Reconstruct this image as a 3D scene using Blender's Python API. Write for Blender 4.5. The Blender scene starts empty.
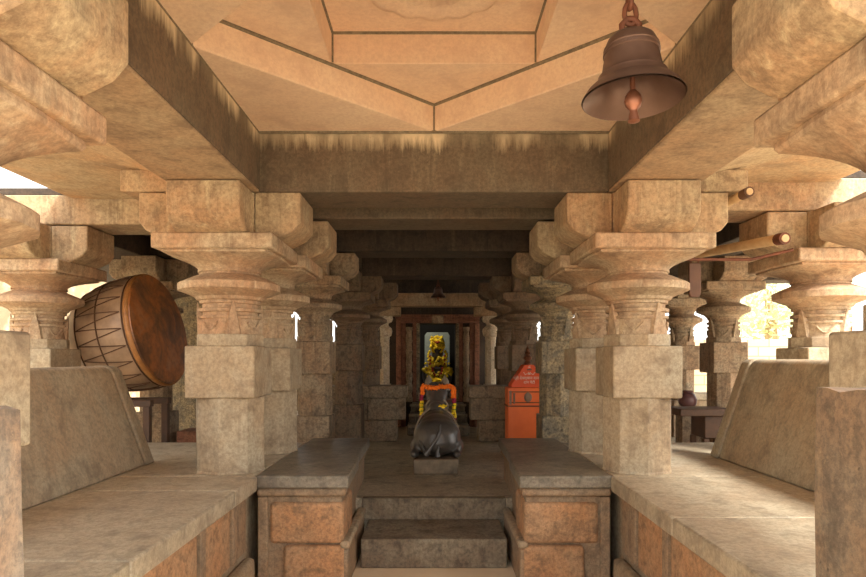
import bpy, bmesh, math, random
from mathutils import Vector, Matrix
random.seed(7)
S = bpy.context.scene
COL = S.collection
PI = math.pi
EYE = 1.72; F = 640.0

# ------------------------------------------------------------------ camera, world, sun, exposure
cd = bpy.data.cameras.new('camera'); cam = bpy.data.objects.new('camera', cd); COL.objects.link(cam)
cam.location = (0, 0, EYE); cam.rotation_euler = (PI/2, 0, 0)
cd.sensor_width = 36; cd.lens = F*36/866
cd.shift_x = -1/866; cd.shift_y = (358-288.5)/866
cd.clip_start = 0.05
S.camera = cam

w = bpy.data.worlds.new('sky'); S.world = w; w.use_nodes = True
nt = w.node_tree; nt.nodes.clear()
wo = nt.nodes.new('ShaderNodeOutputWorld'); bg = nt.nodes.new('ShaderNodeBackground')
sk = nt.nodes.new('ShaderNodeTexSky'); sk.sky_type = 'NISHITA'; sk.sun_disc = False
sk.sun_elevation = math.radians(48); sk.sun_rotation = math.radians(120); sk.dust_density = 6; sk.air_density = 1.0
mx = nt.nodes.new('ShaderNodeMix'); mx.data_type = 'RGBA'
mx.inputs[0].default_value = 0.75
mx.inputs[7].default_value = (1.0, 0.985, 0.95, 1)
sc_ = nt.nodes.new('ShaderNodeVectorMath'); sc_.operation = 'SCALE'; sc_.inputs['Scale'].default_value = 0.12
nt.links.new(sk.outputs[0], sc_.inputs[0]); nt.links.new(sc_.outputs[0], mx.inputs[6])
nt.links.new(mx.outputs[2], bg.inputs[0]); bg.inputs[1].default_value = 1.85
nt.links.new(bg.outputs[0], wo.inputs[0])

sl = bpy.data.lights.new('sun', 'SUN'); sun = bpy.data.objects.new('sun', sl); COL.objects.link(sun)
sl.energy = 5.5; sl.angle = math.radians(14); sl.color = (1, 0.95, 0.88)
SUN_FROM = Vector((0.85, -0.9, 1.3))
sun.rotation_euler = SUN_FROM.to_track_quat('Z', 'Y').to_euler()

S.view_settings.view_transform = 'Standard'; S.view_settings.look = 'None'
S.view_settings.gamma = 1; S.view_settings.exposure = 0.98; S.view_settings.use_curve_mapping = False
S.cycles.use_denoising = True
S.cycles.max_bounces = 10; S.cycles.diffuse_bounces = 8

# ------------------------------------------------------------------ materials
def lin(c): return tuple((v/12.92 if v <= .04045 else ((v+.055)/1.055)**2.4) for v in c)
def rgb(r, g, b): return lin((r/255, g/255, b/255)) + (1,)
def soft(c, k=.62):
    c = (c[0]*.97, c[1]*1.03, c[2]*.97)
    y = .3*c[0]+.5*c[1]+.2*c[2]
    return tuple(y+(v-y)*k for v in c[:3])+(1,)

class MB_:
    def __init__(s, name):
        s.m = bpy.data.materials.new(name); s.m.use_nodes = True
        s.t = s.m.node_tree; s.p = s.t.nodes['Principled BSDF']
    def n(s, typ, **kw):
        x = s.t.nodes.new(typ)
        for k, v in kw.items(): setattr(x, k, v)
        return x
    def l(s, a, b): s.t.links.new(a, b)
    def pos(s, sx=1, sy=1, sz=1, kind='pos'):
        if kind == 'obj': o = s.n('ShaderNodeTexCoord').outputs['Object']
        else: o = s.n('ShaderNodeNewGeometry').outputs['Position']
        mp = s.n('ShaderNodeMapping'); mp.inputs['Scale'].default_value = (sx, sy, sz); s.l(o, mp.inputs[0]); return mp.outputs[0]
    def noise(s, scale, detail=6, rough=.6, co=None, dist=0):
        x = s.n('ShaderNodeTexNoise'); x.inputs['Scale'].default_value = scale; x.inputs['Detail'].default_value = detail
        x.inputs['Roughness'].default_value = rough; x.inputs['Distortion'].default_value = dist
        if co is None: co = s.pos()
        s.l(co, x.inputs['Vector']); return x.outputs['Fac']
    def ramp(s, fac, stops):
        r = s.n('ShaderNodeValToRGB'); s.l(fac, r.inputs[0]); e = r.color_ramp.elements
        while len(e) < len(stops): e.new(.5)
        for i, (p, c) in enumerate(stops): e[i].position = p; e[i].color = c if len(c) == 4 else tuple(c)+(1,)
        return r.outputs[0]
    def val(s, fac, a, b, lo=0, hi=1):
        m = s.n('ShaderNodeMapRange'); s.l(fac, m.inputs[0])
        for i, v in enumerate((a, b, lo, hi)): m.inputs[i+1].default_value = v
        return m.outputs[0]
    def mix(s, fac, a, b, mode='MIX'):
        m = s.n('ShaderNodeMix', data_type='RGBA', blend_type=mode)
        if isinstance(fac, (int, float)): m.inputs[0].default_value = fac
        else: s.l(fac, m.inputs[0])
        for i, v in ((6, a), (7, b)):
            if isinstance(v, tuple): m.inputs[i].default_value = v
            else: s.l(v, m.inputs[i])
        return m.outputs[2]
    def mul(s, a, b):
        m = s.n('ShaderNodeMath', operation='MULTIPLY')
        for i, v in ((0, a), (1, b)):
            if isinstance(v, (int, float)): m.inputs[i].default_value = v
            else: s.l(v, m.inputs[i])
        return m.outputs[0]
    def bump(s, h, strength=.3, dist=.01, prev=None):
        b = s.n('ShaderNodeBump'); b.inputs['Strength'].default_value = strength; b.inputs['Distance'].default_value = dist
        s.l(h, b.inputs['Height'])
        if prev is not None: s.l(prev, b.inputs['Normal'])
        return b.outputs[0]
    def out(s, col, rough=.85, normal=None, metal=0, spec=None):
        if isinstance(col, tuple): s.p.inputs['Base Color'].default_value = col
        else: s.l(col, s.p.inputs['Base Color'])
        if isinstance(rough, (int, float)): s.p.inputs['Roughness'].default_value = rough
        else: s.l(rough, s.p.inputs['Roughness'])
        s.p.inputs['Metallic'].default_value = metal
        if spec is not None: s.p.inputs['Specular IOR Level'].default_value = spec
        if normal is not None: s.l(normal, s.p.inputs['Normal'])
        return s.m

def stone(name, base, warm, dark, light=None, streak=.5, blotch=1.0, rough=.85, pits=.5, top_line=None, seam=None, bumpy=.35, sat=.76):
    """weathered sandstone: base / warm mottling, dark soot, vertical water streaks, pits"""
    base, warm, dark = soft(base, sat), soft(warm, sat), soft(dark, sat)
    if light is not None: light = soft(light, sat)
    b = MB_(name); co = b.pos()
    n1 = b.noise(1.3*blotch, 6, .62, co, .6); n2 = b.noise(4.5*blotch, 7, .65, co, .3); n3 = b.noise(38, 4, .7, co)
    c = b.mix(b.val(n1, .38, .62), base, warm)
    c = b.mix(b.mul(b.val(n2, .5, .68), .72), c, dark)
    ng = b.noise(120, 3, .8, co); npt = b.noise(11*blotch**.5, 5, .75, co, .5)
    c = b.mix(b.mul(b.val(npt, .57, .68), .32), c, dark)
    if light is not None: c = b.mix(b.mul(b.val(npt, .40, .30), .3), c, light)
    cs = b.pos(7, 7, .55); ns = b.noise(2.2, 5, .7, cs, .4)
    c = b.mix(b.mul(b.val(ns, .52, .74), streak), c, dark)
    if light is not None:
        cl = b.pos(5, 5, .6); nl = b.noise(2.9, 5, .7, cl, .2)
        c = b.mix(b.mul(b.val(nl, .55, .72), .65*min(1, streak*1.4)), c, light)
    c = b.mix(b.val(n3, .42, .64, .0, .5), c, dark); c = b.mix(b.val(ng, .45, .75, .0, .4), c, dark)
    vo = b.n('ShaderNodeTexVoronoi'); vo.inputs['Scale'].default_value = 26; b.l(co, vo.inputs['Vector'])
    pit = b.val(vo.outputs['Distance'], .05, .13, 1, 0)
    npm = b.noise(3, 2, .5, co); pit = b.mul(pit, b.val(npm, .5, .6))
    c = b.mix(b.mul(pit, pits), c, dark)
    if top_line:
        z0, z1, col = top_line
        sx = b.n('ShaderNodeSeparateXYZ'); b.l(b.n('ShaderNodeNewGeometry').outputs['Position'], sx.inputs[0])
        g = b.val(sx.outputs[2], z0, z1)
        cn = b.pos(5, 5, .5); nn = b.noise(3, 6, .75, cn, .3)
        th = b.n('ShaderNodeMath', operation='ADD'); b.l(g, th.inputs[0]); b.l(nn, th.inputs[1])
        nb = b.noise(1.7, 3, .6, b.pos(1.4, 1.4, .2)); c = b.mix(b.mul(b.mul(b.val(th.outputs[0], 1.12, 1.42), b.val(nb, .42, .6, .1, 1)), .95), c, col)
    h = b.mix(.35, b.mix(.5, n2, n3), pit)
    nrm = b.bump(h, min(1, bumpy*1.5), .018)
    if seam:
        sc, col, axis = seam
        pass
    return b.out(c, rough, nrm)

M = {}
M['pillar'] = stone('pillar sandstone', rgb(198,177,146), rgb(196,162,122), rgb(132,106,80), rgb(218,200,170), .35, 1.2)
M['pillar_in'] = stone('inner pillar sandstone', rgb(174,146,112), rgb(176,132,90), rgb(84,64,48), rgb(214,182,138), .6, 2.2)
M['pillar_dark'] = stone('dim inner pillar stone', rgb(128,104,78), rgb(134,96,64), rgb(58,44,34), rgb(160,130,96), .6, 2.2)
M['pillar_soot'] = stone('lichen speckled pillar stone', rgb(140,124,102), rgb(196,164,114), rgb(56,46,38), rgb(222,190,134), .5, 6, pits=.8)
M['capital'] = stone('capital sandstone', rgb(205,175,138), rgb(206,152,104), rgb(128,94,66), rgb(230,205,165), .55, 1.4)
M['bracket'] = stone('bracket sandstone', rgb(196,166,124), rgb(200,146,94), rgb(120,90,62), rgb(228,200,150), .65, 1.3)
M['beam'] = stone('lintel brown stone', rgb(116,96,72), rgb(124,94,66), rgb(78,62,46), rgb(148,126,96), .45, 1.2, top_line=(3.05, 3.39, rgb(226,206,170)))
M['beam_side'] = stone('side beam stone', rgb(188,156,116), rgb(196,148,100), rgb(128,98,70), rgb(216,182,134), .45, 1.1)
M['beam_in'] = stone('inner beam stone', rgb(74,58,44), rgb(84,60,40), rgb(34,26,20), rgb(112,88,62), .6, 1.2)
M['ceiling'] = stone('ochre ceiling plaster', rgb(250,206,156), rgb(250,196,142), rgb(226,170,124), rgb(252,214,168), .18, .9, pits=.15, bumpy=.2, sat=.62)
M['mortar'] = stone('grey mortar', rgb(150,128,98), rgb(140,118,88), rgb(96,80,60), None, .2, 4)
M['bench'] = stone('bench top stone', rgb(200,180,150), rgb(186,158,126), rgb(130,112,90), rgb(232,218,192), .3, 1.6, rough=.55)
M['bench_wall'] = stone('bench wall stone', rgb(180,160,128), rgb(186,146,104), rgb(118,96,74), rgb(206,184,146), .45, 1.6)
M['slab_dark'] = stone('worn dark slab', rgb(150,134,112), rgb(120,104,88), rgb(78,68,58), rgb(196,174,138), .2, 2.2, rough=.45)
M['panel'] = stone('orange pedestal block', rgb(204,150,98), rgb(212,142,76), rgb(116,86,60), rgb(196,164,120), .3, 2.4, bumpy=.6, sat=.76)
M['panel_frame'] = stone('pedestal frame stone', rgb(166,136,104), rgb(180,134,90), rgb(106,84,64), rgb(190,164,124), .35, 1.8)
M['backrest'] = stone('backrest stone', rgb(182,162,132), rgb(184,150,112), rgb(124,106,86), rgb(208,188,150), .35, 1.3, bumpy=.4)
M['floor'] = stone('hall floor flagstone', rgb(214,194,162), rgb(190,166,134), rgb(104,88,70), rgb(240,222,190), .15, 1.4, rough=.42)
M['step'] = stone('step stone', rgb(156,138,112), rgb(134,108,82), rgb(76,62,50), rgb(168,148,114), .5, 2)
M['wall_low'] = stone('low wall stone', rgb(168,142,110), rgb(174,136,98), rgb(76,58,46), rgb(204,174,132), .4, 2)
M['door_stone'] = stone('painted red brown door stone', rgb(158,98,74), rgb(164,110,84), rgb(84,52,40), rgb(186,144,112), .4, 3, sat=.95)
M['door_pale'] = stone('pale porch pillar', rgb(238,216,184), rgb(226,190,150), rgb(140,110,84), rgb(245,228,200), .5, 3)  # pale stone raised further: side light on the porch pillars put into colour
M['post'] = stone('dark entrance stone', rgb(122,102,82), rgb(132,98,68), rgb(60,50,42), rgb(184,152,106), .2, 2.6)
M['eave'] = stone('eave stone', rgb(206,174,130), rgb(214,156,96), rgb(140,108,76), rgb(236,214,178), .4, .9)

def simple(name, col, rough=.5, metal=0, ns=12, var=.3, dark=None, bmp=.15):
    b = MB_(name); co = b.pos(kind='obj'); n = b.noise(ns, 5, .6, co)
    d = dark or tuple(v*.5 for v in col[:3])+(1,)
    return b.out(b.mix(b.val(n, .35, .75, 0, var*2), col, d), rough, b.bump(n, bmp, .005), metal)
M['black_stone'] = simple('polished black stone', rgb(90,84,78), .3, 0, 9, .35, rgb(48,43,38), .2)
M['plinth'] = simple('plinth grey stone', rgb(140,124,100), .6, 0, 10, .4, rgb(70,58,46), .4)
M['black_wall'] = simple('shade black wall', rgb(30,26,22), .9)  # doorway darkness put into the sanctum wall colour
M['horn_stone'] = simple('pale grey horn stone', rgb(150,136,118), .5)  # paler grey than the body so the horns stand out
M['cord'] = simple('pale carved cord', rgb(170,152,126), .5)
M['orange'] = simple('orange marigold', rgb(255,128,20), .8, 0, 60, .3, rgb(226,84,8), .6)
M['yellow'] = simple('yellow marigold', rgb(252,220,40), .8, 0, 60, .3, rgb(226,176,20), .6)
M['magenta'] = simple('magenta flower', rgb(150,24,60), .8, 0, 60, .3)
M['red'] = simple('red flower', rgb(170,40,20), .8, 0, 60, .3)
M['green'] = simple('leaf green', rgb(90,130,40), .7, 0, 40, .3)
M['cloth'] = simple('gold cloth', rgb(236,200,40), .6, 0, 14, .3)
M['red_paint'] = simple('orange red paint', rgb(252,124,56), .45, 0, 5, .25, rgb(226,92,36), .1)
M['red_paint_dark'] = simple('deep red paint', rgb(236,92,40), .45, 0, 5, .25, rgb(204,66,26), .1)
M['white_paint'] = simple('white sign lettering', rgb(250,236,220), .6)
M['relief'] = simple('grey worn medallion', rgb(150,120,96), .5)
M['brass'] = simple('old bronze', rgb(150,100,74), .38, .75, 16, .4, rgb(84,56,44), .2)
M['bell'] = simple('bell bronze', rgb(108,84,72), .4, .5, 9, .35, rgb(80,58,46), .25)
M['copper'] = simple('copper clapper', rgb(150,100,78), .42, .6, 12, .3)
M['iron'] = simple('rusty iron', rgb(122,72,48), .7, .2, 14, .4, rgb(70,42,32), .4)
M['wood_dark'] = simple('dark timber', rgb(96,66,42), .6, 0, 8, .4, rgb(52,36,26), .3)
M['wood_red'] = simple('rusty brown board', rgb(104,70,48), .6, 0, 8, .4)
M['bamboo'] = simple('pale painted pole', rgb(222,192,146), .6, 0, 10, .3, rgb(170,120,76))
M['hide'] = simple('drum hide', rgb(172,140,108), .42, 0, 4, .45, rgb(104,80,60), .5)
M['rim'] = simple('drum rim hide', rgb(176,120,62), .5, 0, 12, .4, rgb(120,78,44), .3)
M['rope'] = simple('lacing', rgb(96,66,44), .8)
M['grey_slab'] = simple('grey shrine slab', rgb(150,158,148), .5)
M['pot'] = simple('purple grey pot', rgb(110,76,74), .4)
M['bark'] = simple('bark', rgb(190,170,140), .9)
b = MB_('drumhead'); co = b.pos(kind='obj'); n = b.noise(2.2, 5, .6, co, .8); n2 = b.noise(14, 5, .6, co)
M['drumhead'] = b.out(b.mix(b.mul(b.val(n2, .45, .7), .5), b.ramp(n, [(.32, rgb(88,58,40)), (.45, rgb(132,88,54)), (.55, rgb(176,108,54)), (.68, rgb(168,124,88))]), rgb(70,44,30)), .35, b.bump(n, .3, .03))  # palest ramp stop paints sheen patches into the mottled hide colour
b = MB_('leaves'); n = b.noise(3, 3, .6); M['leaves'] = b.out(b.mix(n, rgb(190,200,140), rgb(238,240,210)), .6)  # leaf colour bleached, overexposed daylight put into it
b = MB_('rubble wall'); co = b.pos(); vo = b.n('ShaderNodeTexVoronoi'); vo.inputs['Scale'].default_value = 2.6; b.l(co, vo.inputs['Vector'])
n = b.noise(9, 6, .7); c = b.mix(b.val(n, .35, .7), rgb(214,196,162), rgb(160,140,112))
M['rubble'] = b.out(b.mix(b.val(vo.outputs['Distance'], .35, .6), c, rgb(150,130,100)), .9, b.bump(b.mix(.5, vo.outputs['Distance'], n), .8, .05))
b = MB_('brick wall'); br = b.n('ShaderNodeTexBrick'); br.inputs['Scale'].default_value = 1; mp = b.n('ShaderNodeMapping'); mp.inputs['Rotation'].default_value = (PI/2, 0, 0)
b.l(b.n('ShaderNodeNewGeometry').outputs['Position'], mp.inputs[0]); b.l(mp.outputs[0], br.inputs['Vector'])
br.inputs['Color1'].default_value = rgb(206,184,150); br.inputs['Color2'].default_value = rgb(190,168,136); br.inputs['Mortar'].default_value = rgb(150,128,98)
br.inputs['Brick Width'].default_value = .5; br.inputs['Row Height'].default_value = .22; br.inputs['Mortar Size'].default_value = .012
M['brick'] = b.out(br.outputs[0], .9)
b = MB_('sandy ground'); n = b.noise(1.5, 8, .7); M['ground'] = b.out(b.mix(n, rgb(236,216,186), rgb(208,184,150)), .95, b.bump(n, .5, .03))

# ------------------------------------------------------------------ mesh helpers
def finish(name, bm, mat, parent=None, smooth=35, bevel=0, seg=2):
    bmesh.ops.recalc_face_normals(bm, faces=bm.faces)
    me = bpy.data.meshes.new(name); bm.to_mesh(me); bm.free()
    if smooth:
        me.shade_smooth(); me.set_sharp_from_angle(angle=math.radians(smooth))
    me.materials.append(M[mat] if isinstance(mat, str) else mat)
    o = bpy.data.objects.new(name, me); COL.objects.link(o)
    if parent: o.parent = parent
    if bevel:
        md = o.modifiers.new('bevel', 'BEVEL'); md.width = bevel; md.segments = seg; md.limit_method = 'ANGLE'; md.angle_limit = math.radians(30)
    return o
def tag(o, label=None, cat=None, group=None, kind=None):
    if label: o['label'] = label
    if cat: o['category'] = cat; o['kind'] = 'thing'
    if group: o['group'] = group
    if kind: o['kind'] = kind
    return o
def thing(name, loc, label, cat, group=None, rz=0):
    o = bpy.data.objects.new(name, None); o.empty_display_size = .1; COL.objects.link(o); o.location = loc; o.rotation_euler = (0, 0, rz)
    return tag(o, label, cat, group)
def box(bm, x0, x1, y0, y1, z0, z1):
    v = [bm.verts.new((x, y, z)) for z in (z0, z1) for y in (y0, y1) for x in (x0, x1)]
    for f in ((0,1,3,2), (4,6,7,5), (0,4,5,1), (2,3,7,6), (0,2,6,4), (1,5,7,3)): bm.faces.new([v[i] for i in f])
    return v
def prism(bm, pts, z0, z1):
    a = [bm.verts.new((x, y, z0)) for x, y in pts]; b = [bm.verts.new((x, y, z1)) for x, y in pts]; n = len(pts)
    bm.faces.new(a[::-1]); bm.faces.new(b)
    for i in range(n): bm.faces.new((a[i], a[(i+1) % n], b[(i+1) % n], b[i]))
def extrude(bm, prof, a, b, f):
    """prof list of 2D; f(u,v,t)->xyz ; t from a to b"""
    A = [bm.verts.new(f(u, v, a)) for u, v in prof]; B = [bm.verts.new(f(u, v, b)) for u, v in prof]; n = len(prof)
    bm.faces.new(A[::-1]); bm.faces.new(B)
    for i in range(n): bm.faces.new((A[i], A[(i+1) % n], B[(i+1) % n], B[i]))
def loft(bm, rings, cap=True):
    R = [[bm.verts.new(p) for p in r] for r in rings]; n = len(rings[0])
    for a, b in zip(R, R[1:]):
        for i in range(n): bm.faces.new((a[i], a[(i+1) % n], b[(i+1) % n], b[i]))
    if cap: bm.faces.new(R[0][::-1]); bm.faces.new(R[-1])
def shape_r(kind, th):
    if kind == 'sq': return 1/max(abs(math.cos(th)), abs(math.sin(th)))
    if kind == 'oct':   # vertex forward
        a = ((th % (PI/4)) - PI/8); return math.cos(PI/8)/math.cos(a)
    if kind == 'hex16':
        a = ((th % (PI/8)) - PI/16); return math.cos(PI/16)/math.cos(a)
    return 1
def column(bm, secs, cx=0, cy=0, n=64, cap=True):
    """secs (z, r, kindA, kindB, t): blended outline sections"""
    rings = []
    for s in secs:
        z, r, ka = s[:3]; kb, t = (s[3], s[4]) if len(s) > 3 else (ka, 0)
        ring = []
        for i in range(n):
            th = 2*PI*i/n
            q = r*(shape_r(ka, th)*(1-t) + shape_r(kb, th)*t)
            ring.append((cx+q*math.cos(th), cy+q*math.sin(th), z))
        rings.append(ring)
    loft(bm, rings, cap)
def tube(bm, pts, r, n=8, cap=True):
    pts = [Vector(p) for p in pts]; rr = r if isinstance(r, (list, tuple)) else [r]*len(pts); rings = []
    up = Vector((0, 0, 1)); prev = None
    for i, p in enumerate(pts):
        d = (pts[min(i+1, len(pts)-1)] - pts[max(i-1, 0)]).normalized()
        if prev is None:
            u = d.cross(up); u = d.cross(Vector((1, 0, 0))) if u.length < .05 else u
        else: u = prev - d*prev.dot(d)
        u.normalize(); prev = u; v = d.cross(u)
        rings.append([p + (u*math.cos(2*PI*k/n)+v*math.sin(2*PI*k/n))*rr[i] for k in range(n)])
    loft(bm, rings, cap)
def ball(bm, c, r, sub=1, jit=0):
    rx = r if isinstance(r, (tuple, list)) else (r, r, r)
    g = bmesh.ops.create_icosphere(bm, subdivisions=sub, radius=1)
    for v in g['verts']:
        k = 1+random.uniform(-jit, jit)
        v.co = Vector((c[0]+v.co.x*rx[0]*k, c[1]+v.co.y*rx[1]*k, c[2]+v.co.z*rx[2]*k))
def lathe(bm, prof, n=40, cap=False, mat=None):
    R = []
    for r, z in prof: R.append([bm.verts.new((r*math.cos(2*PI*i/n), r*math.sin(2*PI*i/n), z)) for i in range(n)])
    for a, b_ in zip(R, R[1:]):
        for i in range(n): bm.faces.new((a[i], a[(i+1) % n], b_[(i+1) % n], b_[i]))
    if cap: bm.faces.new(R[0]); bm.faces.new(R[-1][::-1])
def bxo(name, dims, mat, parent=None, bevel=.01):
    bm = bmesh.new(); box(bm, *dims); return finish(name, bm, mat, parent, bevel=bevel)

# ------------------------------------------------------------------ the setting
BZ = .85; FZ = .43
bm = bmesh.new(); box(bm, -60, 60, -40, 60, -.3, 0)
tag(finish('ground', bm, 'ground'), kind='structure')
bm = bmesh.new()
box(bm, -1.5, 1.5, 5.9, 16, .02, FZ); box(bm, -6.4, -1.5, 6.62, 16, .02, FZ); box(bm, 1.5, 6.4, 6.62, 16, .02, FZ)
tag(finish('floor', bm, 'floor'), kind='structure')
# front bay ceiling of rotated squares
CY = 3.42; H = 1.3
bm = bmesh.new()
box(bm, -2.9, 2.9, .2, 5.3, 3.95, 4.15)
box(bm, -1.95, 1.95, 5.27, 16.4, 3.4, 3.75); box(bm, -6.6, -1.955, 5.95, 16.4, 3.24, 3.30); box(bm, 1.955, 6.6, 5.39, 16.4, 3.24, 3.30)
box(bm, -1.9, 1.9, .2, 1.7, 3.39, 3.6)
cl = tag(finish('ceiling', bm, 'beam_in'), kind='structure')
for sx in (-1, 1):
    for sy in (-1, 1):
        bm = bmesh.new()
        prism(bm, [(sx*(H+.1), CY+sy*(H+.1)), (-sx*.0, CY+sy*(H+.1)), (0, CY+sy*H), (sx*H, CY), (sx*(H+.1), CY)], 3.39, 3.59)
        finish('corner_slab', bm, 'ceiling', cl, bevel=.008)
for k in range(4):
    a = k*PI/2; c, s = round(math.cos(a)), round(math.sin(a))
    R = lambda x, y: (x*c-y*s, CY+x*s+y*c)
    bm = bmesh.new(); q = .65
    prism(bm, [R(-q-.12, q), R(q+.12, q), R(q+.12, H), R(-q-.12, H)], 3.592, 3.79)
    finish('tier_slab', bm, 'ceiling', cl, bevel=.006)
bm = bmesh.new(); box(bm, -1, 1, CY-1, CY+1, 3.792, 3.94); top = finish('centre_slab', bm, 'ceiling', cl)
bm = bmesh.new()   # lotus relief
prof = [(.0, 3.70), (.07, 3.70), (.1, 3.74), (.12, 3.765), (.2, 3.75), (.26, 3.735), (.31, 3.77), (.33, 3.76), (.4, 3.745), (.44, 3.75), (.47, 3.795)]
n = 96; rings = []
for r, z in prof:
    ring = []
    for i in range(n):
        th = 2*PI*i/n; k = abs(math.cos(th*8)) ; d = 0
        if .12 < r < .31: d = .018*(1-k**3); 
        if .33 < r < .46: r2 = r*(1-.04*(1-k)); d = .008*(1-k)
        else: r2 = r
        ring.append(((r2+1e-4)*math.cos(th), CY+(r2+1e-4)*math.sin(th), z+d))
    rings.append(ring)
loft(bm, rings); finish('lotus_relief', bm, 'ceiling', cl, smooth=60)
bm = bmesh.new()
m = .012
for sx in (-1, 1):
    for sy in (-1, 1):
        tube(bm, [(0, CY+sy*(H+.0), 3.585), (sx*H, CY, 3.585)], m)
        tube(bm, [(sx*.65, CY+sy*.65, 3.6), (sx*.65, CY+sy*.65, 3.79)], m*.9)
    tube(bm, [(sx*.65, CY-.65, 3.79), (sx*.65, CY+.65, 3.79)], m); tube(bm, [(-.65, CY+sx*.65, 3.79), (.65, CY+sx*.65, 3.79)], m)
    tube(bm, [(0, CY+sx*(H+.002), 3.39), (0, CY+sx*(H+.002), 3.59)], m); tube(bm, [(sx*H, CY, 3.39), (sx*H, CY, 3.59)], m)
    tube(bm, [(-H, CY+sx*H, 3.388), (H, CY+sx*H, 3.388)], m*1.1); tube(bm, [(sx*H, CY-H, 3.388), (sx*H, CY+H, 3.388)], m*1.1)
finish('mortar_joint', bm, 'mortar', cl)

# shrine front wall, side and back walls of the hall
bm = bmesh.new()
DX = .07
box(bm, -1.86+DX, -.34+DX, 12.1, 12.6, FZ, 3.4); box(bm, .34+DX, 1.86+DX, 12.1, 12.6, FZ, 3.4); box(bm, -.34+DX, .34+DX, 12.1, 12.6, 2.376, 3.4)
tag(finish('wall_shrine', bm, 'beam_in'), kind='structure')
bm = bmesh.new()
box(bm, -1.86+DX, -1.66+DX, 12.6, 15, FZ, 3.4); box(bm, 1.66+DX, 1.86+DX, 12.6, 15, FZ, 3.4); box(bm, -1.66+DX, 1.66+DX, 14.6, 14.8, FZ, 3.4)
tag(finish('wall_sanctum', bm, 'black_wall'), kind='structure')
bm = bmesh.new()
box(bm, -5.3, -3.35, 11.6, 12.0, FZ, 3.235)
tag(finish('wall_left', bm, 'pillar_soot'), kind='structure')
bm = bmesh.new()
box(bm, -3.35, -2.1+DX, 15.6, 15.9, FZ, 1.5); box(bm, 2.1+DX, 6.4, 15.6, 15.9, FZ, 1.5)
tag(finish('wall_back', bm, 'wall_low'), kind='structure')

# ------------------------------------------------------------------ beams
beam_names = []
def beam(dims, mat, label, group=None, name='stone_beam'):
    o = bxo(name, dims, mat, bevel=.012); beam_names.append(o.name); return tag(o, label, 'beam', group)
beam((-H, H, 4.74, 5.26, 2.95, 3.39), 'beam', 'wide brown lintel with pale drips across the front bay, below the orange ceiling')
beam((-H, H, 1.69, 2.2, 2.95, 3.39), 'beam', 'stone cross beam nearest the camera, overhead, from which the big bell hangs')
beam((-H+.04, H, 5.74, 6.26, 2.97, 3.4), 'beam', 'second cross beam into the hall, just behind the wide brown lintel')
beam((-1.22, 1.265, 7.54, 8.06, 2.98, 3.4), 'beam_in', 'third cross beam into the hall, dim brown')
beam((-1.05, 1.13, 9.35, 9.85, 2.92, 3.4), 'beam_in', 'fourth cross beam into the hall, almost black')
for s, nm in ((-1, 'left'), (1, 'right')):
    beam(tuple(sorted((s*1.3, s*1.88)))+(1.0, 5.26, 2.955, 3.39), 'beam_side', 'broad overhead side beam along the %s of the orange ceiling' % nm)
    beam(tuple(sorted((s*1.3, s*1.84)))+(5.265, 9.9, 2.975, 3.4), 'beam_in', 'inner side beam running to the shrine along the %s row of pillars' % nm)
    fo = bxo('dark_face_slab', tuple(sorted((s*1.286, s*1.299)))+(2.21, 4.735, 2.965, 3.375), 'beam', bpy.data.objects[beam_names[-2]], .004)  # thin separate veneer on the beam's inner face, darker than the beam
    # short stub over the outward bracket
    beam(tuple(sorted((s*1.89, s*2.33)))+(4.74, 5.26, 2.955, 3.12), 'bracket', 'short stub beam sticking outward above the %s front pillar' % nm)
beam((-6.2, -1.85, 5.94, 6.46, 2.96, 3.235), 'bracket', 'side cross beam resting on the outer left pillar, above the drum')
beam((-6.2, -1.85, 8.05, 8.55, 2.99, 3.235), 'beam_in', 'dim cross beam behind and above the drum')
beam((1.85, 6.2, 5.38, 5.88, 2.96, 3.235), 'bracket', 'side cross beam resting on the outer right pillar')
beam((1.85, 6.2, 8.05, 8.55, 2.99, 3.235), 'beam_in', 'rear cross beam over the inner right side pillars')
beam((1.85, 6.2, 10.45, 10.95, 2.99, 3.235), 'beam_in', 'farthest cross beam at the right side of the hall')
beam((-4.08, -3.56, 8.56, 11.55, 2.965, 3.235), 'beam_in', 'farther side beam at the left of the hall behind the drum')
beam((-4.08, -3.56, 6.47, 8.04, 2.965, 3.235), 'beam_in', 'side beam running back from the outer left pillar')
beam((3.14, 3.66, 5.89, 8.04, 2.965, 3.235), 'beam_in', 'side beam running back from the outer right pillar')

# ------------------------------------------------------------------ eaves
for s, nm in ((-1, 'left'), (1, 'right')):
    pr = [(1.885, 2.97), (1.96, 3.03), (2.1, 3.10), (2.35, 3.155), (2.7, 3.19), (3.1, 3.19), (3.35, 3.20), (3.44, 3.235), (3.44, 3.30), (3.1, 3.34), (1.885, 3.39)]
    bm = bmesh.new()
    ye = 5.92 if s < 0 else 5.36
    extrude(bm, pr, .6, 4.73, lambda u, v, t: (s*u, t, v)); extrude(bm, pr[2:-1], 4.735, ye, lambda u, v, t: (s*u, t, v))
    tag(finish('stone_eave', bm, 'eave', smooth=50), 'curved stone eave slab along the %s edge of the front bay' % nm, 'eave')

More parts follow.
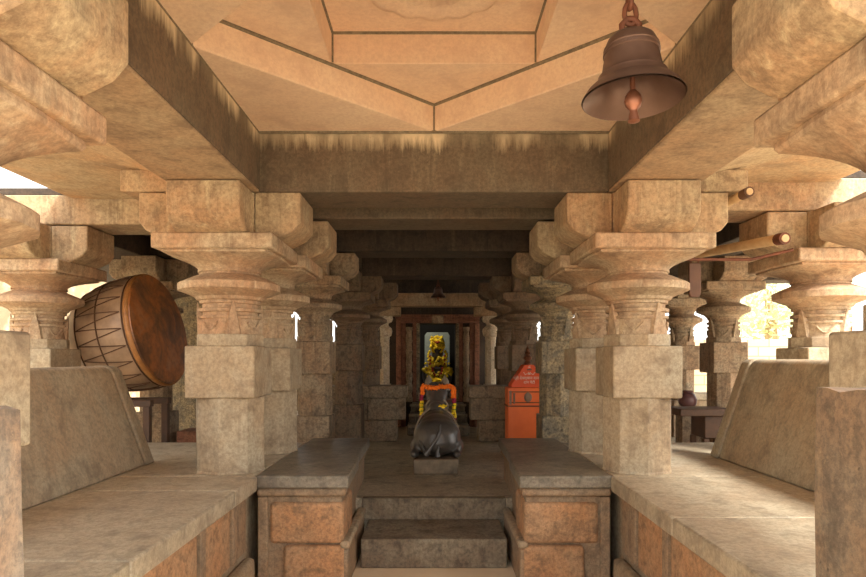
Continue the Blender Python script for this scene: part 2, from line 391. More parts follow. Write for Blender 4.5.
# ------------------------------------------------------------------ pillars
def make_pillar(x, y, kind, label, group=None, mat='pillar', capm='capital', brm='bracket', w=1.0, arms='xXyY', dz=0, arm_len=.6, low=False):
    t = thing('stone_pillar', (x, y, 0), label, 'pillar', group)
    if kind == 'A': z0 = BZ; zs, zb, zc, zn, zd, zk, zp, zt = 1.42, 1.81, 1.90, 2.157, 2.39, 2.508, 2.62, 2.95
    else: z0 = FZ; zs, zb, zc, zn, zd, zk, zp, zt = 1.53, 1.92, 1.985, 2.24, 2.46, 2.57, 2.68, 2.97
    if low: zn, zd = 2.05, 2.30
    zs += dz; zb += dz
    if kind == 'B':
        bxo('base_block', (-.25*w, .25*w, -.25*w, .25*w, z0, 1.03), mat, t, .014); z0 = 1.03
    bm = bmesh.new(); r = .267*w
    if kind == 'A': column(bm, [(z0, r+.012, 'oct'), (z0+.02, r, 'oct'), (zs, r, 'oct')], n=8)
    else: column(bm, [(z0, r*.93, 'oct'), (zs, r*.93, 'oct')], n=8)
    finish('shaft', bm, mat, t, smooth=20, bevel=.006)
    bxo('block', (-.259*w, .259*w, -.259*w, .259*w, zs, zb), mat, t, .012)
    bm = bmesh.new(); column(bm, [(zb, .262*w, 'oct'), (zc, .262*w, 'oct')], n=8)
    finish('collar', bm, mat, t, smooth=20, bevel=.006)
    # neck with bands, leaf points and swags
    h = zn-zc; bm = bmesh.new(); n = 'oct'; q = .226*w
    secs = [(0, q*1.02), (.3, q), (.34, q*.985), (.46, q*.97), (.47, q*1.06), (.54, q*1.06), (.56, q*.95), (.66, q*.95), (.67, q*1.08), (.76, q*1.08), (.78, q*.95), (.9, q*.95), (.92, q*1.04), (1, q*1.04)]
    column(bm, [(zc+a*h, rr, 'round', 'oct', .4) for a, rr in secs], n=32)
    for k in range(8):
        a = PI/8+k*PI/4; c, s = math.cos(a), math.sin(a)
        if k % 2 == 0:
            ww = .062*w; R0 = q*.9
            P = lambda u, d, z: (c*(R0+d)-s*u, s*(R0+d)+c*u, z)
            zA, zB = zc+.0*h, zc+.98*h
            v = [bm.verts.new(P(-ww, .02, zA)), bm.verts.new(P(-ww*.8, .034, zA)), bm.verts.new(P(ww*.8, .034, zA)), bm.verts.new(P(ww, .02, zA)),
                 bm.verts.new(P(-ww*.45, .042, zc+.55*h)), bm.verts.new(P(ww*.45, .042, zc+.55*h)), bm.verts.new(P(0, .04, zB)), bm.verts.new(P(-ww*.75, .0, zc+.5*h)), bm.verts.new(P(ww*.75, .0, zc+.5*h))]
            for f in ((1,2,5,4), (4,5,6), (0,1,4,7), (3,8,5,2), (7,4,6), (5,8,6)): bm.faces.new([v[i] for i in f])
        else:
            pts = []
            for j in range(9):
                u = (j/8-.5)*.13*w; z = zc+h*(.36-.22*math.cos((j/8-.5)*PI))
                pts.append((c*q*.985-s*u, s*q*.985+c*u, z))
            tube(bm, pts, .009, 5)
    finish('neck', bm, capm, t, smooth=30)
    # cushion disc
    bm = bmesh.new(); R = .385*w; h = zd-zn
    column(bm, [(zn, q*1.02, 'round'), (zn+.04*h, q*1.1, 'round'), (zn+.13*h, q*1.16, 'round'), (zn+.32*h, R*.965, 'hex16', 'round', .5), (zn+.34*h, R, 'hex16', 'round', .3), (zn+.56*h, R, 'hex16', 'round', .3),
                (zn+.60*h, R*.965, 'hex16', 'round', .5), (zn+.78*h, R*.72, 'round'), (zn+.86*h, R*.6, 'round'), (zn+.93*h, R*.585, 'round'), (zn+.94*h, R*.62, 'round'), (zd, R*.62, 'round')])
    finish('cushion', bm, capm, t, smooth=28)
    # flaring capital : round neck -> scalloped square
    bm = bmesh.new(); h = zk-zd; secs = []
    for j in range(9):
        u = j/8
        rr = w*(.232 + (.40-.232)*(u**1.7)); secs.append((zd+u*h*.82, rr, 'round', 'sq', .75*u**2))
    secs += [(zd+h*.9, w*.405, 'round', 'sq', .8), (zk, w*.40, 'round', 'sq', .82)]
    column(bm, secs); finish('capital', bm, capm, t, smooth=28)
    # abacus: square with re-entrant corners
    a = .434*w; c_ = .05*w; bm = bmesh.new()
    pts = [(-a+c_, -a), (a-c_, -a), (a-c_, -a+.015), (a, -a+c_), (a, a-c_), (a-c_, a), (-a+c_, a), (-a, a-c_), (-a, -a+c_)]
    pts = [(-a, -a), (a, -a), (a, a), (-a, a)]
    prism(bm, pts, zk, zp); finish('abacus', bm, capm, t, bevel=.014)
    # cross bracket
    b2 = .258*w; L = arm_len*w
    bxo('bracket_core', (-b2, b2, -b2, b2, zp, zt), brm, t, .008)
    for d in arms:
        bm = bmesh.new()
        pr = [(b2+.002, zp), (L-.15, zp), (L-.05, zp+.05), (L, zp+.11), (L, zt), (b2+.002, zt)]
        e = b2-.004
        fn = {'X': lambda u, v, tt: (u, tt, v), 'x': lambda u, v, tt: (-u, tt, v), 'Y': lambda u, v, tt: (tt, u, v), 'y': lambda u, v, tt: (tt, -u, v)}[d]
        extrude(bm, pr, -e, e, fn); finish('bracket_arm', bm, brm, t, bevel=.012)
    return t
def copy_tree(o, parent=None):
    c = o.copy(); COL.objects.link(c)
    if parent: c.parent = parent
    for ch in list(o.children): copy_tree(ch, c)
    return c
def put(src, x, y, label, rz=0):
    c = copy_tree(src); c.location = (x, y, 0); c.rotation_euler.z = rz; c['label'] = label; return c

P1 = make_pillar(-1.592, 5, 'A', 'left front pillar of the aisle, fully seen, standing on the bench corner', 'porch pillars')
put(P1, 1.586, 5, 'right front pillar of the aisle, fully seen, standing on the bench corner')
P0 = make_pillar(-1.65, 1.955, 'A', 'pillar at the top left corner of the view, only abacus and bracket seen', 'porch pillars', low=True)
put(P0, 1.635, 1.98, 'pillar at the right edge of the view, abacus and bracket overhead, block behind dark post')
P2 = make_pillar(-1.55, 6.0, 'A', 'second pillar from the front in the left aisle row', 'porch pillars', arms='xXY')
put(P2, 1.53, 6.0, 'second pillar from the front in the right aisle row')
put(P1, -3.82, 6.2, 'outer left pillar behind the leaning backrest, left of the drum')
put(P1, 3.40, 5.63, 'sunlit outer right pillar behind the leaning backrest')
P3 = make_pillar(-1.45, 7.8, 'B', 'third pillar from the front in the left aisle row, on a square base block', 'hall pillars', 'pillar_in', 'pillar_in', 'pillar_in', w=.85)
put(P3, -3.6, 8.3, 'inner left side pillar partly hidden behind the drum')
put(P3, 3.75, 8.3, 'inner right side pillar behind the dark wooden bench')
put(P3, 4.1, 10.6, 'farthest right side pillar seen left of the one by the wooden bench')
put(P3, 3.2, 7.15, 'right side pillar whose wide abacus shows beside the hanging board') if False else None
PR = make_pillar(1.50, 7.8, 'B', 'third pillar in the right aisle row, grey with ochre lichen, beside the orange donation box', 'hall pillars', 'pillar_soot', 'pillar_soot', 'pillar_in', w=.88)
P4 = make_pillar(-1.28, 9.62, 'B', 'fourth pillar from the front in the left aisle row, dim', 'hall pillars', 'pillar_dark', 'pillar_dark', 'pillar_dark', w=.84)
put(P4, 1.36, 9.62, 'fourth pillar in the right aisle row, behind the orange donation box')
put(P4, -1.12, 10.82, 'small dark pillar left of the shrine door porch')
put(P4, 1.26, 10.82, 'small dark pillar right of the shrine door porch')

# ------------------------------------------------------------------ benches, platforms
for s, nm in ((-1, 'left'), (1, 'right')):
    X = lambda a, b: tuple(sorted((s*a, s*b)))
    t = thing('stone_bench', (0, 0, 0), 'long %s stone bench with thick seat slab running toward the camera' % nm, 'bench')
    ys = [1.45, 2.75, 4.2, 4.715] if s < 0 else [1.45, 2.3, 3.5, 4.715]
    for a, b_ in zip(ys, ys[1:]):
        bxo('seat_slab', X(1.3, 2.9)+(a, b_-.006, .74, BZ), 'bench', t, .012)
    bxo('seat_slab', X(1.325, 4.6)+(4.72, 6.6, .74, BZ), 'bench', t, .01)
    bxo('bench_wall', X(1.40, 4.5)+(1.5, 6.55, 0.005, .738), 'bench_wall', t, .01)
    for yy in (1.9, 2.9, 3.75, 4.35):
        bxo('pilaster_strip', X(1.365, 1.398)+(yy, yy+.09, .3, .736), 'panel_frame', t, .008)
    for ya, yb in ((2.0, 2.88), (3.0, 3.73), (3.85, 4.33), (4.45, 4.7)):
        bxo('wall_block', X(1.38, 1.399)+(ya, yb, .3, .73), 'panel' if yb < 4.4 else 'panel_frame', t, .012)
    bxo('bench_plinth', X(1.31, 1.398)+(1.5, 4.7, .005, .26), 'bench_wall', t, .03)
    # platform beside the steps
    p = thing('stone_platform', (0, 0, 0), 'dark topped stone platform with orange block front, %s of the steps' % nm, 'platform')
    bm = bmesh.new(); pts = [(s*.63, 4.72), (s*1.32, 4.72), (s*1.32, 6.96), (s*.70, 6.96), (s*.685, 5.85), (s*.65, 5.5)]
    if s > 0: pts = pts[::-1]
    prism(bm, pts, .755, BZ); finish('top_slab', bm, 'slab_dark', p, bevel=.012)
    bm = bmesh.new(); pts = [(s*.655, 4.745), (s*1.318, 4.745), (s*1.318, 6.9), (s*.72, 6.9)]
    prism(bm, pts, .69, .753); finish('molding', bm, 'panel_frame', p, bevel=.02)
    bm = bmesh.new(); pts = [(s*.69, 4.80), (s*1.318, 4.80), (s*1.318, 6.88), (s*.75, 6.88)]
    prism(bm, pts, 0.005, .688); finish('pedestal_body', bm, 'panel_frame', p, bevel=.01)
    bxo('corner_strip', X(1.24, 1.315)+(4.765, 4.798, .005, .686), 'panel_frame', p, .01)
    bxo('upper_block', X(.675, 1.225)+(4.765, 5.3, .335, .64), 'panel', p, .025)
    bxo('lower_block', X(.66, 1.12)+(4.74, 5.3, .005, .322), 'panel', p, .03)
    bxo('side_molding', X(.625, .70)+(4.745, 5.87, .30, .355), 'bench_wall', p, .02)
    bxo('side_course', X(.64, .70)+(4.75, 5.87, .005, .298), 'panel_frame', p, .01)
# front steps
o = bxo('stone_step', (-.6, .6, 5.23, 5.885, .0, .24), 'step', None, .012); tag(o, 'lowest wide stone step between the two platforms', 'step')
o = bxo('threshold_slab', (-.66, .66, 5.86, 5.96, .24, FZ+.004), 'step', None, .008); tag(o, 'upper stone step edge leading onto the hall floor', 'step')

# leaning backrests
for s, nm, y1, y0 in ((-1, 'left', 5.35, 2.6), (1, 'right', 5.7, 2.6)):
    zt = 1.655 if s < 0 else 1.71; xb = 2.33 if s < 0 else 2.45; xt = xb+.24
    t = thing('leaning_seat_slab', (s*xb, y1, BZ), 'leaning stone backrest slab with rounded top on the %s bench' % nm, 'seat back')
    hh = zt-BZ
    def prof(g=0):
        return [(0+g, 0), ((xt-xb)*.88+g, hh*.9), ((xt-xb)*.95+g, hh*.965), ((xt-xb)+.03+g, hh), (xt-xb+.13, hh), (xt-xb+.19, hh*.95), (xt-xb+.17, hh*.85), (.2, 0)]
    bm = bmesh.new(); 
    # taper: end face slants with the slab
    P = prof(); f = lambda u, v, tt: (s*u, tt, v)
    def slanted(bm, P, ya, yb, dy):
        A = [bm.verts.new((s*u, ya, v)) for u, v in P]; B = [bm.verts.new((s*u, yb-dy*v/hh, v)) for u, v in P]; n = len(P)
        bm.faces.new(A[::-1]); bm.faces.new(B)
        for i in range(n): bm.faces.new((A[i], A[(i+1) % n], B[(i+1) % n], B[i]))
    slanted(bm, P, y0-y1, -.17, .12); finish('backrest_slab', bm, 'backrest', t, smooth=25, bevel=.03, seg=4)
    bm = bmesh.new(); Pb = [(u-.012 if i < 4 else u, v+(.004 if 2 < i < 6 else 0)) for i, (u, v) in enumerate(P)]
    A = [bm.verts.new((s*u, -.165-.12*v/hh, v)) for u, v in Pb]; B = [bm.verts.new((s*u, -.12*v/hh, v)) for u, v in P]; n = len(P)
    bm.faces.new(A[::-1]); bm.faces.new(B)
    for i in range(n): bm.faces.new((A[i], A[(i+1) % n], B[(i+1) % n], B[i]))
    finish('edge_band', bm, 'backrest', t, smooth=25, bevel=.018, seg=3)

# near entrance posts
def post(x0, x1, y0, y1, zt, label, z0=0.0):
    bm = bmesh.new(); box(bm, x0, x1, y0, y1, z0, zt); bmesh.ops.subdivide_edges(bm, edges=bm.edges, cuts=7, use_grid_fill=True)
    for v in bm.verts:
        if v.co.z > z0+.01: v.co += Vector([random.uniform(-.006, .006) for _ in range(3)])
    tag(finish('entrance_post', bm, 'post', bevel=0, smooth=60), label, 'post')
post(-1.2, -.875, .95, 1.36, 1.615, 'rough dark stone post at the bottom left edge of the view')
post(.805, 1.2, .95, 1.36, 1.657, 'rough dark stone post at the bottom right edge of the view')

# ------------------------------------------------------------------ hall interior: low walls, shrine steps and door
for s, nm, xa, xb in ((-1, 'left', -.42, -1.9), (1, 'right', .53, 2.0)):
    X = lambda a, b: tuple(sorted((a, b)))
    t = thing('low_wall', (0, 0, 0), 'low block wall with projecting cap on the %s of the shrine steps' % nm, 'wall')
    bxo('cap_slab', X(xa+s*.0, xb)+(9.86, 10.3, 1.10, 1.29), 'wall_low', t, .02)
    edges = [xa+s*.03, xa+s*.62, xb]
    for a, b_ in zip(edges, edges[1:]): bxo('upper_block', X(a, b_-s*.008)+(9.9, 10.28, .76, 1.098), 'wall_low', t, .014)
    edges = [xa-s*.06+s*.22, xa+s*.75, xb]
    bxo('lower_block', X(edges[0], edges[1]-s*.008)+(9.88, 10.28, FZ, .757), 'wall_low', t, .014)
    bxo('lower_block', X(edges[1], edges[2])+(9.88, 10.28, FZ, .757), 'wall_low', t, .014)
t = thing('shrine_steps', (DX, 0, 0), 'moulded stone steps below the shrine door, behind the black bull', 'steps')
bxo('step', (-.52, .52, 10.62, 11.93, FZ, .60), 'step', t, .02)
bxo('step', (-.50, .50, 10.95, 11.93, .602, .76), 'step', t, .02)
bxo('step', (-.48, .48, 11.35, 11.93, .762, .90), 'step', t, .02)
for yy, zz in ((10.62, .585), (10.95, .74), (11.35, .885)):
    bm = bmesh.new(); tube(bm, [(-.5, yy, zz), (.5, yy, zz)], .022, 8); finish('nosing', bm, 'bench_wall', t)
# door frame: nested bands
t = thing('door_frame', (DX, 12.1, 0), 'carved red brown stone door frame around the dark shrine doorway', 'door frame')
zs = .9
for k, (a, b_, dy, mt) in enumerate(((.34, .40, .06, 'pillar_soot'), (.402, .47, .10, 'door_stone'), (.472, .60, .17, 'pillar_in'), (.602, .68, .10, 'door_stone'), (.682, .78, .14, 'door_stone'))):
    for s in (-1, 1):
        X = tuple(sorted((s*a, s*b_)))
        if k == 2:
            bm = bmesh.new()
            pr = []
            for j in range(28):
                u = j/27; z = zs+u*(2.3-zs); r = .055+.012*math.sin(u*40)+(.012 if j % 4 == 0 else 0); pr.append((z, r, 'round'))
            column(bm, pr, s*(a+b_)/2, -.1, 12); finish('carved_colonnette', bm, mt, t, smooth=40)
        else: bxo('jamb_band', X+(-dy, -.002, FZ if k > 2 else zs, 2.376), mt, t, .01)
bxo('door_sill', (-.338, .338, -.16, .5, FZ, .9), 'door_stone', t, .01)
bxo('lintel', (-.78, .78, -.16, -.002, 2.378, 2.47), 'door_stone', t, .01)
bxo('lintel_block', (-.11, .11, -.22, -.162, 2.36, 2.52), 'pillar_in', t, .02)
bm = bmesh.new()
for i in range(32):
    x = -.76+i*.049
    box(bm, x-.016, x+.016, -.21, -.162, 2.40, 2.455)
box(bm, -.8, .8, -.2, -.002, 2.472, 2.53)
finish('dentil_course', bm, 'door_stone', t)
# porch pillars and beam
def porch(x, label):
    t = thing('porch_pillar', (x, 11.55, 0), label, 'pillar', 'pale pillars of the shrine porch')
    bxo('base_block', (-.12, .12, -.12, .12, FZ, 1.25), 'door_pale', t, .01)
    bm = bmesh.new(); column(bm, [(1.252, .10, 'oct'), (2.05, .095, 'oct')], n=8); finish('shaft', bm, 'door_pale', t, smooth=20)
    bm = bmesh.new(); column(bm, [(2.05, .1, 'round'), (2.1, .1, 'round'), (2.12, .13, 'round'), (2.2, .15, 'round'), (2.25, .14, 'round'), (2.3, .08, 'round'), (2.34, .08, 'round'), (2.37, .14, 'round'), (2.42, .16, 'round'), (2.47, .15, 'round')], n=24)
    finish('capital', bm, 'door_pale', t, smooth=40)
    bxo('bracket_arm', (-.3, .3, -.12, .12, 2.472, 2.64), 'bracket', t, .02)
    return t
a = porch(-.90, 'pale slim pillar on the left of the shrine door')
c = copy_tree(a); c.location.x = 1.02; c['label'] = 'pale slim pillar on the right of the shrine door'
beam((-1.3, 1.4, 11.4, 11.72, 2.645, 2.88), 'bracket', 'low stone beam across the shrine porch, with the small bell before it')

# statue in the shrine
t = thing('deity_statue', (DX+.0, 13.3, FZ), 'black stone deity figure covered in yellow flower garlands inside the shrine', 'statue')
bm = bmesh.new(); 
for c_, r in (((0,0,.62), (.26,.2,.22)), ((0,0,.85), (.2,.16,.24)), ((0,0,1.08), (.25,.14,.13)), ((0,0,1.25), (.08,.08,.12)), ((0,-.01,1.38), (.12,.13,.15)), ((0,0,1.56), (.12,.11,.14)), ((-.24,-.05,.95), (.07,.08,.2)), ((.24,-.05,.95), (.07,.08,.2)), ((-.2,-.15,.6), (.17,.15,.1)), ((.2,-.15,.6), (.17,.15,.1)), ((0,-.13,1.38), (.025,.03,.04))):
    ball(bm, c_, r, 3)
o = finish('body', bm, 'black_stone', t); md = o.modifiers.new('r', 'REMESH'); md.mode = 'VOXEL'; md.voxel_size = .02; md.use_smooth_shade = True
bxo('pedestal', (-.35, .35, -.3, .3, 0, .42), 'black_stone', t, .02)
def flowers(bm, pts, r, jit=.15):
    for p in pts: ball(bm, p, r*random.uniform(.85, 1.1), 1, jit)
bm = bmesh.new()
for k in range(3):
    R = .13+.055*k
    flowers(bm, [(R*math.cos(a_), -.16-.02*math.sin(a_*1), 1.30-.06*k+(R+.1*k)*math.sin(a_)*1.1) for a_ in [PI+i*PI/16 for i in range(17)]], .032)
finish('flower_garland', bm, 'yellow', t)
bm = bmesh.new()
flowers(bm, [(random.uniform(-.14, .14), -.13+random.uniform(-.03, .03), 1.48+random.uniform(0, .25)) for _ in range(60)], .032)
flowers(bm, [(.13*math.cos(a_), -.1, 1.56+.17*math.sin(a_)) for a_ in [i*PI/12 for i in range(24)]], .034)
flowers(bm, [(sx*(.16+.03*math.sin(i)), -.12, 1.42-i*.05) for sx in (-1, 1) for i in range(9)], .036)
finish('flower_crown', bm, 'yellow', t)
bm = bmesh.new(); flowers(bm, [(.1*math.cos(a_), -.22, 1.08+.16*math.sin(a_)) for a_ in [PI+i*PI/9 for i in range(10)]] + [(0, -.2, 1.6), (.03, -.2, 1.62), (-.03, -.2, 1.62)]+[(sx*.15, -.17, 1.33-.08*i) for sx in (-1, 1) for i in range(3)], .026)
finish('red_flowers', bm, 'red', t)
bm = bmesh.new(); flowers(bm, [(sx*random.uniform(.1, .3), random.uniform(-.16, -.04), random.uniform(.94, 1.08)) for sx in (-1, 1) for _ in range(30)]+[(random.uniform(-.17, .17), random.uniform(-.24, -.14), random.uniform(.72, 1.0)) for _ in range(60)]+[(random.uniform(-.12, .12), random.uniform(-.2, -.12), random.uniform(1.12, 1.3)) for _ in range(24)], .036); finish('gold_cloth', bm, 'cloth', t)
bm = bmesh.new(); pts = [(-.27, 0), (.27, 0), (.27, 1.35), (.22, 1.42), (-.22, 1.42), (-.27, 1.35)]
extrude(bm, pts, 0, .08, lambda u, v, tt: (u, tt, v))
o = finish('back_slab', bm, 'grey_slab', None, bevel=.01); o.location = (DX, 13.72, .85); tag(o, 'pale grey stone slab standing behind the garlanded deity', 'slab')
o = bxo('stone_ledge', (DX-.5, DX+.5, 13.64, 13.86, FZ, .848), 'black_stone'); tag(o, 'dark ledge inside the shrine carrying the grey slab', 'ledge')
lp = bpy.data.lights.new('shrine_lamp', 'POINT'); lo = bpy.data.objects.new('shrine_lamp', lp); COL.objects.link(lo); lo.location = (DX-.7, 12.85, 2.9); lp.energy = 22; lp.color = (1, .93, .78); lp.shadow_soft_size = .1

# ------------------------------------------------------------------ black bull
NX, NY = .035, 7.06
t = thing('bull_statue', (NX, NY, FZ), 'polished black stone seated bull on a grey plinth, seen from behind, facing the shrine', 'statue')
bxo('plinth', (-.265, .235, 0, 1.25, 0, .17), 'plinth', t, .015)
bm = bmesh.new(); Z = .17
for c_, r in (((.0,.32,.215), (.275,.30,.225)), ((0,.27,.17), (.265,.26,.17)), ((0,.42,.26), (.235,.3,.215)), ((0,.58,.26), (.225,.33,.24)), ((0,.74,.36), (.17,.22,.2)),
              ((0,.72,.50), (.105,.13,.10)), ((0,.86,.50), (.13,.14,.24)), ((0,.90,.66), (.14,.12,.13)), ((-.05,.92,.76), (.085,.09,.07)), ((.05,.92,.76), (.085,.09,.07)), ((0,1.05,.66), (.11,.17,.11)), ((0,1.2,.62), (.075,.1,.08)),
              ((-.235,.36,.10), (.075,.24,.10)), ((.235,.36,.10), (.075,.24,.10)), ((-.25,.12,.05), (.055,.12,.05)), ((.22,.10,.045), (.05,.1,.04)),
              ((-.17,.95,.1), (.07,.2,.09)), ((.17,.95,.1), (.07,.2,.09)), ((-.16,1.12,.2), (.06,.07,.14)), ((.16,1.12,.2), (.06,.07,.14))):
    ball(bm, (c_[0], c_[1], c_[2]+Z), r, 3)
o = finish('body', bm, 'black_stone', t); md = o.modifiers.new('r', 'REMESH'); md.mode = 'VOXEL'; md.voxel_size = .014; md.use_smooth_shade = True
md = o.modifiers.new('s', 'SMOOTH'); md.iterations = 6; md.factor = .6
for s in (-1, 1):
    bm = bmesh.new(); tube(bm, [(s*.095, .93, .72+Z), (s*.1, .93, .78+Z), (s*.102, .935, .845+Z), (s*.1, .94, .905+Z)], [.07, .064, .044, .008], 14); finish('horn', bm, 'horn_stone', t, smooth=80)
    bm = bmesh.new(); tube(bm, [(s*.11, .98, .66+Z), (s*.16, .98, .665+Z), (s*.20, .985, .64+Z), (s*.22, .99, .60+Z)], [.02, .05, .04, .006], 12); finish('ear', bm, 'black_stone', t, smooth=80)
bm = bmesh.new(); tube(bm, [(.03, .115, .37+Z), (.02, .035, .30+Z), (-.01, .005, .22+Z), (-.07, .0, .13+Z), (-.13, .0, .05+Z)], [.016, .02, .021, .02, .032], 10); finish('tail', bm, 'black_stone', t, smooth=80)
bm = bmesh.new(); tube(bm, [(-.2, .1, .2+Z), (-.16, .06, .12+Z), (-.09, .025, .04+Z)], [.008, .014, .02], 8); finish('carved_fold', bm, 'black_stone', t, smooth=80)
bm = bmesh.new(); tube(bm, [(.02, .005, .14+Z), (.0, -.0, .08+Z), (.01, .0, .03+Z)], [.01, .02, .032], 8); finish('carved_fold', bm, 'black_stone', t, smooth=80)
for yb, q in ((.40, 0), (.47, .015)):
    pts = []
    for i in range(33):
        a_ = -.25+i*(PI+.5)/32; e = abs(math.cos(a_))
        y_ = yb+.27*max(0, math.sin(a_))
        rx = .262-.03*max(0, math.sin(a_)); rz_ = .262+.02*0
        pts.append(((rx+q*0)*math.cos(a_), y_, .225+Z+(.262+.045)*math.sin(a_)))
    bm = bmesh.new(); tube(bm, pts, .011, 8); finish('saddle_cord', bm, 'cord', t, smooth=80)
bm = bmesh.new(); tube(bm, [((.135)*math.cos(a_), .80-.02*math.sin(a_), .52+Z+.1*math.sin(a_)) for a_ in [-.3+i*(PI+.6)/20 for i in range(21)]], .012, 8); finish('neck_band', bm, 'cord', t, smooth=80)
# garland over the horns
g = thing('flower_garland', (NX, NY+.90, FZ+Z+.68), 'orange marigold garland with yellow hanging ends draped over the head of the black bull', 'garland')
def strand(seq, name, mat):
    bm = bmesh.new(); flowers(bm, seq, .03, .12); finish(name, bm, mat, g)
arc = [(-.165+.36*u/11, -.12+random.uniform(-.008, .008), .085+.008*math.cos(PI*u/4)+random.uniform(-.006, .006)) for u in range(12)]
arc = [(x-.0, y, z) for x, y, z in arc]
side = [(-.175, -.12, .065-.03*i) for i in range(3)]+[(.205, -.12, .065-.032*i) for i in range(4)]
bm = bmesh.new(); flowers(bm, arc+side, .037, .15); finish('orange_strand', bm, 'orange', g)
for sd, x0, z0 in ((0, -.188, 0), (1, .211, -.03)):
    strand([(x0, -.117, -.03+z0-.02*i) for i in range(3)], 'magenta_flowers', 'magenta')
    strand([(x0+random.uniform(-.006, .006), -.12, -.1+z0-.024*i) for i in range(7)], 'yellow_strand', 'yellow')
    bm = bmesh.new()
    for i in range(3): ball(bm, (x0, -.12, -.112+z0-.048*i), (.031, .031, .008), 2)
    finish('green_band', bm, 'green', g); bm = bmesh.new(); ball(bm, (x0, -.12, -.275+z0), .027, 2); finish('magenta_tip', bm, 'magenta', g)
def blossom(loc, label, n, spread):
    bm = bmesh.new()
    for i in range(n):
        c_ = [random.uniform(-spread, spread) for _ in range(2)]; ball(bm, (c_[0], c_[1]*.5, random.uniform(0, .03)), (.022, .022, .017), 1, .2)
    o = finish('marigold_flower', bm, 'yellow'); o.location = loc; tag(o, label, 'flower')
blossom((NX+.06, NY+.64, FZ+Z+.525), 'yellow flowers resting on the back of the black bull', 9, .045)
blossom((NX+.0, NY+.92, FZ+Z+.835), 'yellow flowers on the head of the black bull between its horns', 10, .05)
blossom((NX+.205, NY+.70, FZ+Z+.43), 'small yellow flowers on the right flank of the black bull', 4, .02)

# ------------------------------------------------------------------ donation box
t = thing('donation_box', (1.25, 8.55, FZ), 'orange red donation box with sloping top and bronze finial, right of the black bull', 'box')
bxo('cabinet', (-.28, .28, -.18, .2, 0, .66), 'red_paint', t, .008)
bxo('upper_panel', (-.28, .28, -.17, .2, .662, .90), 'red_paint', t, .006)
bm = bmesh.new(); prism_pts = [(-.235, .902), (.235, .902), (.235, .95), (.06, 1.2), (-.06, 1.2), (-.235, .94)]
extrude(bm, prism_pts, -.15, .18, lambda u, v, tt: (u, tt, v)); finish('gabled_top', bm, 'red_paint_dark', t, bevel=.006)
bm = bmesh.new(); box(bm, -.29, .29, -.186, .205, .652, .668); box(bm, -.27, .27, -.176, -.16, .84, .852); box(bm, -.27, .27, -.176, -.16, .70, .712); finish('ledge_strip', bm, 'iron', t)
for x in (-.02, .18):
    bm = bmesh.new()
    column(bm, [(-.01, .05, 'round'), (.0, .05, 'round'), (.012, .035, 'round')], n=20)
    for v in bm.verts: v.co = Vector((x+v.co.x, -.175-v.co.z, .775+v.co.y*1.3))
    finish('medallion', bm, 'relief', t)
bm = bmesh.new(); flowers(bm, [(-.2, -.175, .70+.02*i) for i in range(7)], .016); finish('carved_stem', bm, 'relief', t)
bm = bmesh.new(); box(bm, -.262, -.235, -.178, -.168, .68, .86); finish('side_relief', bm, 'relief', t)
bm = bmesh.new(); lathe(bm, [(.001, 1.2), (.05, 1.2), (.055, 1.22), (.03, 1.25), (.055, 1.28), (.06, 1.3), (.025, 1.33), (.045, 1.355), (.02, 1.385), (.03, 1.405), (.01, 1.43), (.001, 1.47)], 20); finish('finial', bm, 'brass', t, smooth=50)
bm = bmesh.new(); box(bm, -.03, .03, -.156, -.149, 1.13, 1.145); finish('coin_slot', bm, 'black_stone', t)
for txt, z, sz in (('श्री देवस्थान दान पेटी', 1.01, .052), ('दान पेटी', .955, .05), ('ॐ', 1.155, .04)):
    cu = bpy.data.curves.new('sign_text', 'FONT'); cu.body = txt; cu.size = sz; cu.align_x = 'CENTER'; cu.extrude = .002; cu.resolution_u = 2
    cu.materials.append(M['white_paint']); tmp = bpy.data.objects.new('sign_text', cu); COL.objects.link(tmp); bpy.context.view_layer.update()
    me = bpy.data.meshes.new_from_object(tmp.evaluated_get(bpy.context.evaluated_depsgraph_get())); bpy.data.objects.remove(tmp)
    o = bpy.data.objects.new('sign_text', me); COL.objects.link(o); o.parent = t; o.location = (.0, -.152, z); o.rotation_euler = (PI/2, 0, 0)
bm = bmesh.new()
for s in (-1, 1):
    tube(bm, [(0, -.152, 1.075), (s*.03, -.152, 1.085), (s*.05, -.152, 1.07), (s*.075, -.152, 1.105)], .004, 5)
    tube(bm, [(0, -.152, 1.075), (s*.015, -.152, 1.105)], .004, 5)
finish('painted_emblem', bm, 'white_paint', t)

